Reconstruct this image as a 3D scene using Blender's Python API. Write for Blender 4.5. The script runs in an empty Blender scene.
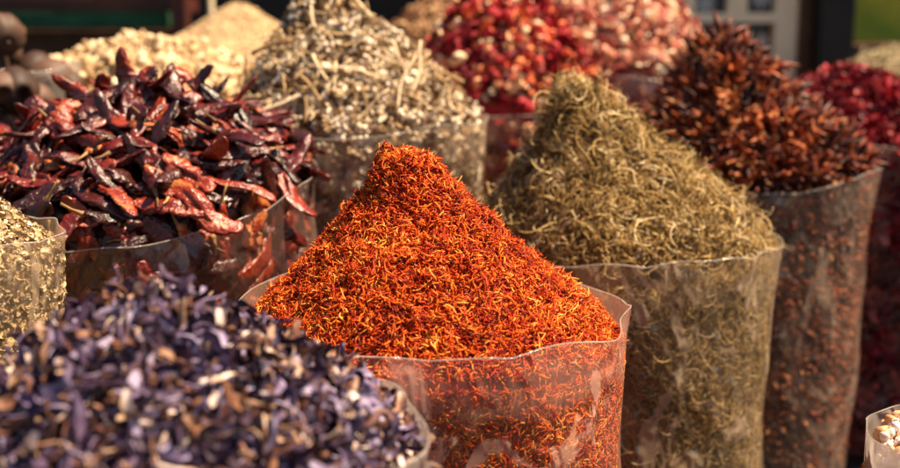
import bpy, math, random
import numpy as np
from mathutils import Vector, Matrix

# ------------------------------------------------------------------ camera, light
S = bpy.context.scene
COL = S.collection
CAM = np.array([0.0, 0.0, 0.80])
PITCH = math.radians(10.83)
FPX = 1150.0                       # focal length, for a frame 900 wide
cam_d = bpy.data.cameras.new('camera')
cam = bpy.data.objects.new('camera', cam_d)
COL.objects.link(cam)
cam.location = CAM
cam.rotation_euler = (math.pi/2 - PITCH, 0, 0)
cam_d.sensor_width = 36.0
cam_d.lens = 36.0*FPX/900.0
cam_d.clip_start = 0.02
cam_d.clip_end = 200.0
cam_d.dof.use_dof = True
cam_d.dof.focus_distance = 1.12
cam_d.dof.aperture_fstop = 3.0
cam_d.dof.aperture_blades = 7
S.camera = cam

SUN_EL, SUN_AZ = math.radians(60), math.radians(90)      # azimuth measured from +Y towards +X
w = bpy.data.worlds.new('World')
S.world = w
w.use_nodes = True
wn = w.node_tree
bg = wn.nodes['Background']
sky = wn.nodes.new('ShaderNodeTexSky')
sky.sky_type = 'NISHITA'
sky.sun_disc = False
sky.sun_elevation = SUN_EL
sky.sun_rotation = SUN_AZ
wn.links.new(sky.outputs[0], bg.inputs[0])
bg.inputs[1].default_value = 0.05
sd = bpy.data.lights.new('sun', 'SUN')
sd.energy = 5.0
sd.angle = math.radians(0.6)
sd.color = (1.0, 0.80, 0.55)
sun = bpy.data.objects.new('sun', sd)
COL.objects.link(sun)
sv = Vector((math.sin(SUN_AZ)*math.cos(SUN_EL), math.cos(SUN_AZ)*math.cos(SUN_EL), math.sin(SUN_EL)))
sun.rotation_euler = sv.to_track_quat('Z', 'Y').to_euler()
sun.location = (2, -1, 4)

S.view_settings.view_transform = 'Standard'
S.view_settings.look = 'None'
S.view_settings.exposure = 1.4
S.view_settings.gamma = 1.0
S.render.engine = 'CYCLES'
S.cycles.use_denoising = True
S.cycles.max_bounces = 8
S.cycles.diffuse_bounces = 3
S.cycles.glossy_bounces = 3
S.cycles.transmission_bounces = 6
S.cycles.transparent_max_bounces = 14
S.cycles.caustics_reflective = False
S.cycles.caustics_refractive = False

# ------------------------------------------------------------------ helpers
rng = np.random.default_rng(11)

def tag(o, label=None, cat=None, group=None, kind=None):
    if label: o['label'] = label
    if cat: o['category'] = cat
    if group: o['group'] = group
    if kind: o['kind'] = kind
    return o

def link(o, parent=None):
    COL.objects.link(o)
    if parent is not None: o.parent = parent
    return o

def empty(name, loc):
    o = bpy.data.objects.new(name, None)
    o.empty_display_size = 0.05
    o.location = loc
    return link(o)

def mesh_tris(name, V, T, mat, smooth=True, rnd=None):
    me = bpy.data.meshes.new(name)
    n, m = len(V), len(T)
    me.vertices.add(n)
    me.vertices.foreach_set('co', np.ascontiguousarray(V, dtype=np.float32).ravel())
    me.loops.add(m*3)
    me.loops.foreach_set('vertex_index', np.ascontiguousarray(T, dtype=np.int32).ravel())
    me.polygons.add(m)
    me.polygons.foreach_set('loop_start', np.arange(0, m*3, 3, dtype=np.int32))
    me.polygons.foreach_set('use_smooth', np.full(m, smooth, dtype=bool))
    if rnd is not None:
        a = me.attributes.new('rnd', 'FLOAT', 'POINT')
        a.data.foreach_set('value', rnd.astype(np.float32))
    me.update(calc_edges=True)
    if mat is not None: me.materials.append(mat)
    return me

def grid_tris(nu, nv, wrap=False):
    T = []
    for j in range(nv-1):
        for i in range(nu if wrap else nu-1):
            a = j*nu+i; b = j*nu+(i+1) % nu
            c = (j+1)*nu+(i+1) % nu; d = (j+1)*nu+i
            T += [(a, b, c), (a, c, d)]
    return np.array(T, dtype=np.int32)

def tube(P, rad, sides=3, flat=1.0, twist=0.0, nrm=(0, 0, 1), dent=0.0):
    """closed tapered tube along points P; rad per point; flat squashes it across nrm"""
    P = np.asarray(P, float); n = len(P)
    rad = np.broadcast_to(np.asarray(rad, float), (n,))
    t = np.gradient(P, axis=0)
    t /= np.linalg.norm(t, axis=1)[:, None]+1e-12
    V = []
    for i in range(n):
        a = np.cross(t[i], nrm); a /= np.linalg.norm(a)+1e-9
        b = np.cross(a, t[i])
        for k in range(sides):
            q = 2*math.pi*k/sides + twist*i/n
            r = rad[i]*(1+dent*math.sin(2*q+1.7*i)+dent*.7*math.sin(3*q-2.3*i+1))
            V.append(P[i]+a*math.cos(q)*r+b*math.sin(q)*r*flat)
    T = list(map(tuple, grid_tris(sides, n, True)))
    V = [*V, P[0], P[-1]]
    c0, c1 = len(V)-2, len(V)-1
    for k in range(sides):
        T.append((c0, (k+1) % sides, k))
        T.append((c1, (n-1)*sides+k, (n-1)*sides+(k+1) % sides))
    return np.array(V), np.array(T, dtype=np.int32)

def join(parts):
    V, T, o = [], [], 0
    for v, t in parts:
        V.append(v); T.append(t+o); o += len(v)
    return np.vstack(V), np.vstack(T)

def box(x0, x1, y0, y1, z0, z1):
    V = np.array([(x, y, z) for z in (z0, z1) for y in (y0, y1) for x in (x0, x1)], float)
    F = [(0, 2, 3, 1), (4, 5, 7, 6), (0, 1, 5, 4), (2, 6, 7, 3), (0, 4, 6, 2), (1, 3, 7, 5)]
    T = [t for a, b, c, d in F for t in ((a, b, c), (a, c, d))]
    return V, np.array(T, dtype=np.int32)

def rand_basis(N, n, tilt, r=rng, upbias=None):
    """random frames, local z near the surface normal n, local x a random tangent tilted by up to tilt"""
    ref = r.normal(size=(N, 3))
    x = ref-(ref*n).sum(1)[:, None]*n
    if upbias is not None:
        x = x+upbias
    x /= np.linalg.norm(x, axis=1)[:, None]
    a = r.normal(size=N)*tilt
    x = x*np.cos(a)[:, None]+n*np.sin(a)[:, None]
    zz = n+r.normal(size=(N, 3))*tilt*0.8
    y = np.cross(zz, x); y /= np.linalg.norm(y, axis=1)[:, None]
    z = np.cross(x, y)
    return np.stack([x, y, z], axis=2)            # columns are the axes

def merged(name, templates, pos, B, scale, mat, base=None, r=rng):
    N = len(pos)
    ti = r.integers(0, len(templates), N)
    rn = 2.0+r.random(N)*.999
    VV, TT, RR, off = [], [], [], 0
    if base is not None:
        VV.append(base[0]); TT.append(base[1]); RR.append(np.full(len(base[0]), 2.33)); off = len(base[0])
    for k, (tv, tt) in enumerate(templates):
        idx = np.where(ti == k)[0]
        if not len(idx): continue
        v = np.einsum('nij,vj->nvi', B[idx]*scale[idx][:, None, None], tv)+pos[idx][:, None, :]
        t = tt[None]+(np.arange(len(idx))*len(tv))[:, None, None]+off
        VV.append(v.reshape(-1, 3)); TT.append(t.reshape(-1, 3))
        RR.append(np.repeat(rn[idx], len(tv)))
        off += len(idx)*len(tv)
    return mesh_tris(name, np.vstack(VV), np.vstack(TT), mat, True, np.concatenate(RR))

def noise2(seed, n=14, f0=6.0, f1=45.0):
    q = np.random.default_rng(seed)
    f = np.exp(q.uniform(math.log(f0), math.log(f1), n)); a = q.uniform(0, 2*math.pi, n); p = q.uniform(0, 6.28, n)
    am = (f0/f)**0.8
    am = am/math.sqrt((am**2).sum()/2)
    return lambda x, y: sum(am[i]*np.sin(f[i]*(x*math.cos(a[i])+y*math.sin(a[i]))+p[i]) for i in range(n))

# ------------------------------------------------------------------ materials
def nodes(name):
    m = bpy.data.materials.new(name); m.use_nodes = True
    nt = m.node_tree
    return m, nt, nt.nodes, nt.links, nt.nodes['Principled BSDF']

def ramp(N, stops, interp='LINEAR'):
    r = N.new('ShaderNodeValToRGB'); cr = r.color_ramp; cr.interpolation = interp
    while len(cr.elements) < len(stops): cr.elements.new(0.5)
    for e, (p, c) in zip(cr.elements, stops):
        e.position = p; e.color = (*c, 1)
    return r

def piece_mat(name, stops, rough=0.6, spec=0.3, nscale=60, nmix=0.35, bump=0.3, bscale=200, trans=0.0, coat=0.0, zone=0.0):
    """colour differs from piece to piece, with mottling and bump of its own"""
    m, nt, N, L, P = nodes(name)
    at = N.new('ShaderNodeAttribute'); at.attribute_name = 'rnd'
    oi = N.new('ShaderNodeObjectInfo')
    ad = N.new('ShaderNodeMath'); ad.operation = 'ADD'
    lt = N.new('ShaderNodeMath'); lt.operation = 'LESS_THAN'; lt.inputs[1].default_value = 1.5
    om = N.new('ShaderNodeMath'); om.operation = 'MULTIPLY'
    L.new(at.outputs['Fac'], lt.inputs[0]); L.new(lt.outputs[0], om.inputs[0]); L.new(oi.outputs['Random'], om.inputs[1])
    L.new(at.outputs['Fac'], ad.inputs[0]); L.new(om.outputs[0], ad.inputs[1])
    tc = N.new('ShaderNodeTexCoord')
    no = N.new('ShaderNodeTexNoise'); no.inputs['Scale'].default_value = nscale; no.inputs['Detail'].default_value = 4
    L.new(tc.outputs['Object'], no.inputs['Vector'])
    ma = N.new('ShaderNodeMath'); ma.operation = 'MULTIPLY_ADD'
    L.new(no.outputs['Fac'], ma.inputs[0]); ma.inputs[1].default_value = nmix; ma.inputs[2].default_value = -nmix/2
    fr = N.new('ShaderNodeMath'); fr.operation = 'FRACT'; L.new(ad.outputs[0], fr.inputs[0])
    a2 = N.new('ShaderNodeMath'); a2.operation = 'ADD'; a2.use_clamp = True
    L.new(fr.outputs[0], a2.inputs[0]); L.new(ma.outputs[0], a2.inputs[1])
    nz = N.new('ShaderNodeTexNoise'); nz.inputs['Scale'].default_value = 16; nz.inputs['Detail'].default_value = 3
    L.new(tc.outputs['Object'], nz.inputs['Vector'])
    mz = N.new('ShaderNodeMath'); mz.operation = 'MULTIPLY_ADD'
    L.new(nz.outputs['Fac'], mz.inputs[0]); mz.inputs[1].default_value = zone; mz.inputs[2].default_value = -zone/2
    a3 = N.new('ShaderNodeMath'); a3.use_clamp = True
    L.new(a2.outputs[0], a3.inputs[0]); L.new(mz.outputs[0], a3.inputs[1])
    r = ramp(N, stops)
    L.new(a3.outputs[0], r.inputs[0])
    L.new(r.outputs[0], P.inputs['Base Color'])
    P.inputs['Roughness'].default_value = rough
    P.inputs['Specular IOR Level'].default_value = spec
    P.inputs['Coat Weight'].default_value = coat
    P.inputs['Coat Roughness'].default_value = 0.2
    if bump > 0:
        n2 = N.new('ShaderNodeTexNoise'); n2.inputs['Scale'].default_value = bscale; n2.inputs['Detail'].default_value = 3
        L.new(tc.outputs['Object'], n2.inputs['Vector'])
        b = N.new('ShaderNodeBump'); b.inputs['Strength'].default_value = bump; b.inputs['Distance'].default_value = 0.002
        L.new(n2.outputs['Fac'], b.inputs['Height']); L.new(b.outputs[0], P.inputs['Normal'])
    if trans > 0:
        tr = N.new('ShaderNodeBsdfTranslucent'); L.new(r.outputs[0], tr.inputs['Color'])
        mx = N.new('ShaderNodeMixShader'); mx.inputs[0].default_value = trans
        L.new(P.outputs[0], mx.inputs[1]); L.new(tr.outputs[0], mx.inputs[2])
        L.new(mx.outputs[0], N['Material Output'].inputs['Surface'])
    return m

def film_mat(name, h0=0.06, h1=0.5, tint=(0.80, 0.72, 0.62), scale=14, seed=0.0, clear=(0.95, 0.93, 0.90), edge=0.16, band=0.11):
    """thin crinkled clear plastic: patches cling and look clear, patches stand off and look milky"""
    m, nt, N, L, P = nodes(name)
    N.remove(P)
    tc = N.new('ShaderNodeTexCoord')
    mp = N.new('ShaderNodeMapping'); mp.inputs['Scale'].default_value = (1, 1, 0.62)
    mp.inputs['Location'].default_value = (seed, seed*0.7, seed*0.3)
    L.new(tc.outputs['Object'], mp.inputs['Vector'])
    n1 = N.new('ShaderNodeTexNoise'); n1.inputs['Scale'].default_value = scale
    n1.inputs['Detail'].default_value = 7; n1.inputs['Roughness'].default_value = 0.62; n1.inputs['Distortion'].default_value = 1.6
    L.new(mp.outputs[0], n1.inputs['Vector'])
    mr = N.new('ShaderNodeMapRange'); mr.interpolation_type = 'SMOOTHSTEP'
    mr.inputs['From Min'].default_value = 0.535; mr.inputs['From Max'].default_value = 0.585
    mr.inputs['To Min'].default_value = h0; mr.inputs['To Max'].default_value = h1
    L.new(n1.outputs['Fac'], mr.inputs['Value'])
    # fine creases
    vo = N.new('ShaderNodeTexNoise'); vo.inputs['Scale'].default_value = 38; vo.inputs['Detail'].default_value = 5
    vo.noise_type = 'RIDGED_MULTIFRACTAL'; vo.inputs['Distortion'].default_value = 0.8
    L.new(mp.outputs[0], vo.inputs['Vector'])
    bp = N.new('ShaderNodeBump'); bp.inputs['Strength'].default_value = 0.9; bp.inputs['Distance'].default_value = 0.009
    L.new(vo.outputs['Fac'], bp.inputs['Height'])
    tr = N.new('ShaderNodeBsdfTransparent'); tr.inputs[0].default_value = (*clear, 1)
    df = N.new('ShaderNodeBsdfDiffuse'); df.inputs[0].default_value = (*tint, 1)
    tl = N.new('ShaderNodeBsdfTranslucent'); tl.inputs[0].default_value = (*tint, 1)
    L.new(bp.outputs[0], df.inputs['Normal'])
    # above the fill the film stands free and is milky, below it clings to what it holds
    sz = N.new('ShaderNodeSeparateXYZ'); L.new(tc.outputs['Object'], sz.inputs[0])
    zt_ = N.new('ShaderNodeValue'); zt_.name = 'ztop'; zt_.outputs[0].default_value = 0.5
    sb = N.new('ShaderNodeMath'); sb.operation = 'SUBTRACT'; L.new(zt_.outputs[0], sb.inputs[0]); L.new(sz.outputs['Z'], sb.inputs[1])
    nb = N.new('ShaderNodeMath'); nb.operation = 'MULTIPLY_ADD'; L.new(n1.outputs['Fac'], nb.inputs[0]); nb.inputs[1].default_value = 0.09; L.new(sb.outputs[0], nb.inputs[2])
    zr_ = N.new('ShaderNodeMapRange'); zr_.inputs['From Min'].default_value = 0.085; zr_.inputs['From Max'].default_value = 0.10
    zr_.inputs['To Min'].default_value = band; zr_.inputs['To Max'].default_value = 0.0; L.new(nb.outputs[0], zr_.inputs['Value'])
    m0 = N.new('ShaderNodeMixShader'); m0.inputs[0].default_value = 0.45
    bandout = zr_.outputs[0]
    L.new(df.outputs[0], m0.inputs[1]); L.new(tl.outputs[0], m0.inputs[2])
    lw = N.new('ShaderNodeLayerWeight'); lw.inputs[0].default_value = 0.35      # seen edge on, thin film is milkier
    ea = N.new('ShaderNodeMath'); ea.operation = 'MULTIPLY_ADD'; ea.use_clamp = True
    cw = N.new('ShaderNodeMapRange'); cw.interpolation_type = 'SMOOTHSTEP'
    cw.inputs['From Min'].default_value = 1.05; cw.inputs['From Max'].default_value = 1.45
    cw.inputs['To Min'].default_value = 0.0; cw.inputs['To Max'].default_value = 0.22
    vc = N.new('ShaderNodeTexNoise'); vc.noise_type = 'RIDGED_MULTIFRACTAL'; vc.inputs['Scale'].default_value = 16
    vc.inputs['Detail'].default_value = 4; vc.inputs['Distortion'].default_value = 1.2
    L.new(mp.outputs[0], vc.inputs['Vector']); L.new(vc.outputs['Fac'], cw.inputs['Value'])
    hs = N.new('ShaderNodeMath'); L.new(mr.outputs[0], hs.inputs[0]); L.new(cw.outputs[0], hs.inputs[1])
    L.new(lw.outputs['Facing'], ea.inputs[0]); ea.inputs[1].default_value = edge; 
    h2 = N.new('ShaderNodeMath'); L.new(bandout, h2.inputs[1]); L.new(hs.outputs[0], h2.inputs[0]); L.new(h2.outputs[0], ea.inputs[2])
    m1 = N.new('ShaderNodeMixShader'); L.new(ea.outputs[0], m1.inputs[0])
    L.new(tr.outputs[0], m1.inputs[1]); L.new(m0.outputs[0], m1.inputs[2])
    gl = N.new('ShaderNodeBsdfGlossy'); gl.inputs['Roughness'].default_value = 0.16
    gl.inputs[0].default_value = (1, 1, 1, 1)
    L.new(bp.outputs[0], gl.inputs['Normal'])
    lf = N.new('ShaderNodeLayerWeight'); lf.inputs[0].default_value = 0.5
    L.new(bp.outputs[0], lf.inputs['Normal'])
    pw = N.new('ShaderNodeMath'); pw.operation = 'POWER'; L.new(lf.outputs['Facing'], pw.inputs[0]); pw.inputs[1].default_value = 4.0
    fz = N.new('ShaderNodeMath'); fz.operation = 'MULTIPLY_ADD'; L.new(pw.outputs[0], fz.inputs[0]); fz.inputs[1].default_value = 0.45; fz.inputs[2].default_value = 0.035
    m2 = N.new('ShaderNodeMixShader'); L.new(fz.outputs[0], m2.inputs[0])
    L.new(m1.outputs[0], m2.inputs[1]); L.new(gl.outputs[0], m2.inputs[2])
    L.new(m2.outputs[0], N['Material Output'].inputs['Surface'])
    return m

def plain(name, c1, c2, scale=8, rough=0.6, metal=0.0, bump=0.1, spec=0.3):
    m, nt, N, L, P = nodes(name)
    tc = N.new('ShaderNodeTexCoord')
    no = N.new('ShaderNodeTexNoise'); no.inputs['Scale'].default_value = scale; no.inputs['Detail'].default_value = 6
    L.new(tc.outputs['Object'], no.inputs['Vector'])
    r = ramp(N, [(0.35, c1), (0.65, c2)]); L.new(no.outputs['Fac'], r.inputs[0])
    L.new(r.outputs[0], P.inputs['Base Color'])
    P.inputs['Roughness'].default_value = rough; P.inputs['Metallic'].default_value = metal
    P.inputs['Specular IOR Level'].default_value = spec
    b = N.new('ShaderNodeBump'); b.inputs['Strength'].default_value = bump; b.inputs['Distance'].default_value = 0.01
    L.new(no.outputs['Fac'], b.inputs['Height']); L.new(b.outputs[0], P.inputs['Normal'])
    return m

M_saff = piece_mat('safflower_threads', [(0, (.12, .005, .002)), (.22, (.42, .020, .003)), (.5, (.72, .080, .004)), (.80, (.88, .18, .008)), (1, (.95, .42, .07))], 0.55, 0.25, 90, 0.3, 0, trans=0.18, zone=0.9)
M_herb = piece_mat('green_herb', [(0, (.05, .03, .007)), (.3, (.21, .110, .024)), (.6, (.45, .275, .082)), (.84, (.66, .45, .17)), (1, (.88, .69, .40))], 0.6, 0.3, 60, 0.35, 0, trans=0.12, zone=0.7)
M_anise = piece_mat('star_anise', [(0, (.012, .003, .002)), (.3, (.065, .010, .005)), (.6, (.20, .030, .008)), (.85, (.36, .080, .017)), (1, (.56, .25, .09))], 0.45, 0.3, 120, 0.6, 0.3, 300)
M_chilli = piece_mat('dried_chilli', [(0, (.018, .003, .002)), (.3, (.055, .006, .004)), (.65, (.135, .010, .005)), (.92, (.25, .030, .009)), (1, (.40, .12, .03))], 0.32, 0.5, 60, 0.75, 1.0, 240, coat=0.08)
M_stem = piece_mat('chilli_stem', [(0, (.12, .05, .02)), (1, (.42, .25, .09))], 0.6, 0.3)
M_purple = piece_mat('purple_petals', [(0, (.018, .008, .022)), (.20, (.055, .025, .050)), (.40, (.16, .105, .20)), (.56, (.38, .31, .45)), (.64, (.10, .035, .030)), (.80, (.26, .11, .06)), (.92, (.48, .30, .20)), (1, (.86, .68, .60))], 0.6, 0.3, 55, 0.75, 0.4, 160, trans=0.15)
M_hib = piece_mat('red_calyx', [(0, (.05, .003, .005)), (.35, (.24, .012, .020)), (.75, (.48, .034, .045)), (1, (.74, .28, .22))], 0.4, 0.4, 60, 0.35, 0.3, 150, trans=0.1)
M_redrose = piece_mat('red_rosebud', [(0, (.07, .003, .006)), (.3, (.32, .009, .018)), (.55, (.56, .035, .040)), (.76, (.70, .18, .05)), (1, (.92, .66, .40))], 0.7, 0.3, 70, 0.4, 0.3, 150)
M_pinkrose = piece_mat('pink_rosebud', [(0, (.22, .03, .03)), (.25, (.50, .12, .08)), (.55, (.74, .35, .22)), (.8, (.86, .58, .38)), (1, (.94, .80, .58))], 0.7, 0.3, 70, 0.5, 0.3, 150)
M_sepal = piece_mat('sepal', [(0, (.13, .07, .02)), (1, (.42, .24, .08))], 0.6, 0.2)
M_sage = piece_mat('woolly_buds', [(0, (.09, .045, .02)), (.3, (.34, .21, .10)), (.6, (.62, .48, .32)), (1, (.90, .80, .64))], 0.75, 0.15, 80, 0.3, 0.4, 200, zone=1.0)
M_twig = piece_mat('twig', [(0, (.16, .085, .035)), (.5, (.42, .27, .12)), (1, (.70, .54, .34))], 0.6, 0.25, 80, 0.3, 0.3)
M_cream = piece_mat('cream_crumbs', [(0, (.30, .18, .08)), (.4, (.56, .39, .21)), (1, (.82, .64, .42))], 0.8, 0.1, 50, 0.3, 0.4, 150)
M_sand = piece_mat('sandy_powder', [(0, (.38, .25, .13)), (1, (.58, .41, .23))], 0.8, 0.1, 20, 0.6, 0.3, 60)
M_flake = piece_mat('straw_flakes', [(0, (.10, .06, .025)), (.4, (.34, .25, .12)), (1, (.78, .66, .42))], 0.7, 0.2, 80, 0.3, 0.2)
M_chop = piece_mat('brown_flakes', [(0, (.22, .14, .07)), (.45, (.42, .29, .15)), (.8, (.62, .46, .25)), (1, (.82, .66, .42))], 0.7, 0.2, 80, 0.5, 0.2)
M_brown = piece_mat('brown_bark', [(0, (.08, .03, .012)), (.5, (.26, .12, .05)), (1, (.48, .28, .13))], 0.6, 0.25, 40, 0.3, 0.3)
M_nut = piece_mat('dark_fruit', [(0, (.035, .016, .010)), (.5, (.08, .040, .024)), (1, (.14, .075, .05))], 0.6, 0.3, 30, 0.8, 0.5, 60)
M_rock = piece_mat('white_orange_lumps', [(0, (.40, .17, .05)), (.3, (.66, .36, .16)), (.55, (.85, .70, .58)), (1, (.92, .86, .80))], 0.5, 0.4, 60, 0.6, 0.4, 120)

# ------------------------------------------------------------------ bags and heaps
class Sack:
    def __init__(s, cx, cy, zr, R, seed, ecc=0.02, wob=0.006, tilt=(0, 0), taper=0.05, ph=0.0):
        s.c = np.array([cx, cy]); s.zr = zr; s.R = R; s.seed = seed; s.tilt = tilt; s.taper = taper; s.wob = wob; s.m = 0.0; s.gap = 0.004; s.ms = 0.0; s.sgap = 0.004
        q = np.random.default_rng(seed)
        s.p = q.uniform(0, 6.28, 10); s.ecc = ecc; s.ph = ph
        s.n = noise2(seed+100)
    def rad(s, th):
        return s.R*(1+s.ecc*np.cos(2*(th-s.ph))+0.010*np.cos(3*th+s.p[1])+0.006*np.cos(5*th+s.p[2]))
    def rimz(s, th):
        x, y = np.cos(th)*s.R, np.sin(th)*s.R
        return s.zr+s.tilt[0]*x+s.tilt[1]*y+s.wob*(np.sin(2*th+s.p[3])*.5+np.sin(3*th+s.p[4])*.35+np.sin(7*th+s.p[5])*.15)
    def wallr(s, th, z):
        d = np.clip(s.zr-z, -0.05, s.zr)
        return s.rad(th)*(1-s.taper*d/0.3+np.clip(d/0.08, 0, 1)*(0.010*np.sin(2*th+15*z+s.p[3])+0.009*np.sin(4*th-23*z+s.p[4])+0.005*np.sin(7*th+41*z+s.p[5])))

    def bag(s, label, mat, group='clear plastic bags that hold the spices'):
        e = empty('plastic_bag', (s.c[0], s.c[1], 0))
        tag(e, label, 'plastic bag')
        mat.node_tree.nodes['ztop'].outputs[0].default_value = s.zr
        nu, nv = 260, 60
        th = np.linspace(0, 2*np.pi, nu, endpoint=False)
        V = []
        zt = s.rimz(th)+0.0035*(np.abs(noise2(s.seed+600, 8, 22, 70)(np.cos(th)*s.R, np.sin(th)*s.R))-.6)
        cn3 = noise2(s.seed+500, 10, 18, 60); cn, cn2 = noise2(s.seed+300, 14, 20, 120), noise2(s.seed+400, 14, 25, 160)
        for j in range(nv):
            f = (j/(nv-1))**1.3
            z = zt*(1-f)+0.004*f
            crease = 0.0032*(np.abs(cn3(np.cos(th)*s.R+z*.15, np.sin(th)*s.R-z*.3))-.7)*np.exp(-((zt-z)/0.09)) -0.0022*np.abs(cn3(np.cos(th)*s.R-z*.35, np.sin(th)*s.R+z*.4))+0.0011*cn(np.cos(th)*s.R+z*.25, np.sin(th)*s.R-z*.2)+0.0009*cn2(np.cos(th)*s.R-z*.6, np.sin(th)*s.R+z*.5)
            crease = crease+0.0035*np.exp(-((zt-z)/0.02)**2)*np.sin(th*9+s.p[9])
            r = s.wallr(th, z)+crease*(s.R/0.2)
            V.append(np.stack([np.cos(th)*r, np.sin(th)*r, z], 1))
        V = np.vstack(V); T = grid_tris(nu, nv, True)
        V = np.vstack([V, [[0, 0, 0.004]]]); c = len(V)-1
        T = np.vstack([T, [(c, (nv-1)*nu+i, (nv-1)*nu+(i+1) % nu) for i in range(nu)]])
        link(bpy.data.objects.new('film', mesh_tris('film', V, T, mat)), e)
        # the cut edge, very slightly thickened and rolled
        P = V[:nu]; rr = 0.0005
        ring = []
        rad = P[:, :2]/np.linalg.norm(P[:, :2], axis=1)[:, None]
        for k in range(6):
            q = 2*math.pi*k/6
            ring.append(np.column_stack([P[:, :2]+rad*rr*math.cos(q), P[:, 2]+rr*1.5*math.sin(q)]))
        RV = np.vstack(ring); RT = []
        for k in range(6):
            for i in range(nu):
                a = k*nu+i; b = k*nu+(i+1) % nu; c2 = ((k+1) % 6)*nu+(i+1) % nu; d = ((k+1) % 6)*nu+i
                RT += [(a, b, c2), (a, c2, d)]
        link(bpy.data.objects.new('rim', mesh_tris('rim', RV, np.array(RT, dtype=np.int32), M_rim)), e)
        return e

    def setheap(s, apex, prof, lump=0.006, fill=0.985, bumps=(), fine=0.25, m=0.003, ms=None):
        s.m = m; s.ms = (0.3*m+0.001 if ms is None else ms)
        s.bumps = bumps; s.fine = fine; s.n3 = noise2(s.seed+250, 26, 170, 520); s.n2 = noise2(s.seed+200, 18, 45, 170)
        s.apex = np.array(apex, float); s.prof = np.array(prof, float); s.lump = lump; s.fill = fill
    def h(s, x, y):
        """height of the heap at (x, y) measured from the sack's axis"""
        dx, dy = x-s.apex[0], y-s.apex[1]
        r = np.sqrt(dx*dx+dy*dy)+1e-9
        ux, uy = dx/r, dy/r
        R = s.R*s.fill
        b = s.apex[0]*ux+s.apex[1]*uy
        dist = -b+np.sqrt(np.maximum(b*b-(s.apex@s.apex-R*R), 1e-9))
        q = np.clip(r/dist, 0, 1)
        hh = np.interp(q, s.prof[:, 0], s.prof[:, 1])
        t = s.tilt[0]*x+s.tilt[1]*y
        for bx_, by_, am, sg in s.bumps:
            hh = hh+am*np.exp(-((x-bx_)**2+(y-by_)**2)/(2*sg*sg))
        return s.zr+hh+t*q+s.lump*(s.n(x, y)+0.35*s.n2(x, y)+s.fine*s.n3(x, y))*(1-0.6*q**4)
    def core(s, inset):
        nr, nu = 40, 96
        th = np.linspace(0, 2*np.pi, nu, endpoint=False)
        V = []
        for i in range(nr):
            f = i/(nr-1)
            r = (s.rad(th)*s.fill-s.m-s.gap)*f
            x, y = np.cos(th)*r, np.sin(th)*r
            V.append(np.stack([x, y, s.h(x, y)-inset], 1))
        z0 = V[-1][:, 2].copy()
        for j in range(1, 14):
            f = j/13
            z = z0*(1-f)+0.01*f
            r = s.wallr(th, z)*s.fill-s.ms-s.sgap
            V.append(np.stack([np.cos(th)*r, np.sin(th)*r, z], 1))
        n = len(V)
        V = np.vstack(V); T = grid_tris(nu, n, True)
        V = np.vstack([V, [[0, 0, 0.01]]]); c = len(V)-1
        T = np.vstack([T, [(c, (n-1)*nu+i, (n-1)*nu+(i+1) % nu) for i in range(nu)]])
        V[:, :2] += s.c
        return V, T
    def sample_top(s, N, r, front=None, rmax=1.0):
        P = []
        got = 0
        e = 0.004
        while got < N:
            m = N*4
            a = r.uniform(0, 2*np.pi, m); q = np.sqrt(r.random(m))*rmax
            rr = (s.rad(a)*s.fill-s.m)*q
            x, y = np.cos(a)*rr, np.sin(a)*rr
            gx = (s.h(x+e, y)-s.h(x-e, y))/(2*e); gy = (s.h(x, y+e)-s.h(x, y-e))/(2*e)
            gx = np.clip(gx, -4, 4); gy = np.clip(gy, -4, 4)
            wgt = np.sqrt(1+gx*gx+gy*gy)
            keep = r.random(m) < wgt/wgt.max()
            nn = np.stack([-gx, -gy, np.ones(m)], 1)/wgt[:, None]
            if front is not None:      # fewer on the slope turned away from the stall's front
                keep &= ~((nn[:, 1] > 0.55) & (r.random(m) < front))
            p = np.stack([x+s.c[0], y+s.c[1], s.h(x, y)], 1)
            P.append((p[keep], nn[keep])); got += keep.sum()
        p = np.vstack([a for a, b in P])[:N]; n = np.vstack([b for a, b in P])[:N]
        return p, n
    def sample_side(s, N, r, depth=0.3, a0=-200, a1=20):
        a = np.radians(r.uniform(a0, a1, N))
        x, y = np.cos(a)*s.rad(a)*s.fill, np.sin(a)*s.rad(a)*s.fill
        zt = s.h(x, y)
        z = zt-r.random(N)*np.minimum(depth, zt-0.03)
        rr = s.wallr(a, z)*s.fill-s.ms
        p = np.stack([np.cos(a)*rr+s.c[0], np.sin(a)*rr+s.c[1], z], 1)
        n = np.stack([np.cos(a), np.sin(a), np.zeros(N)], 1)
        return p, n

M_rim = film_mat('plastic_rim', 0.18, 0.45, (0.85, 0.78, 0.70), 20)

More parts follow.
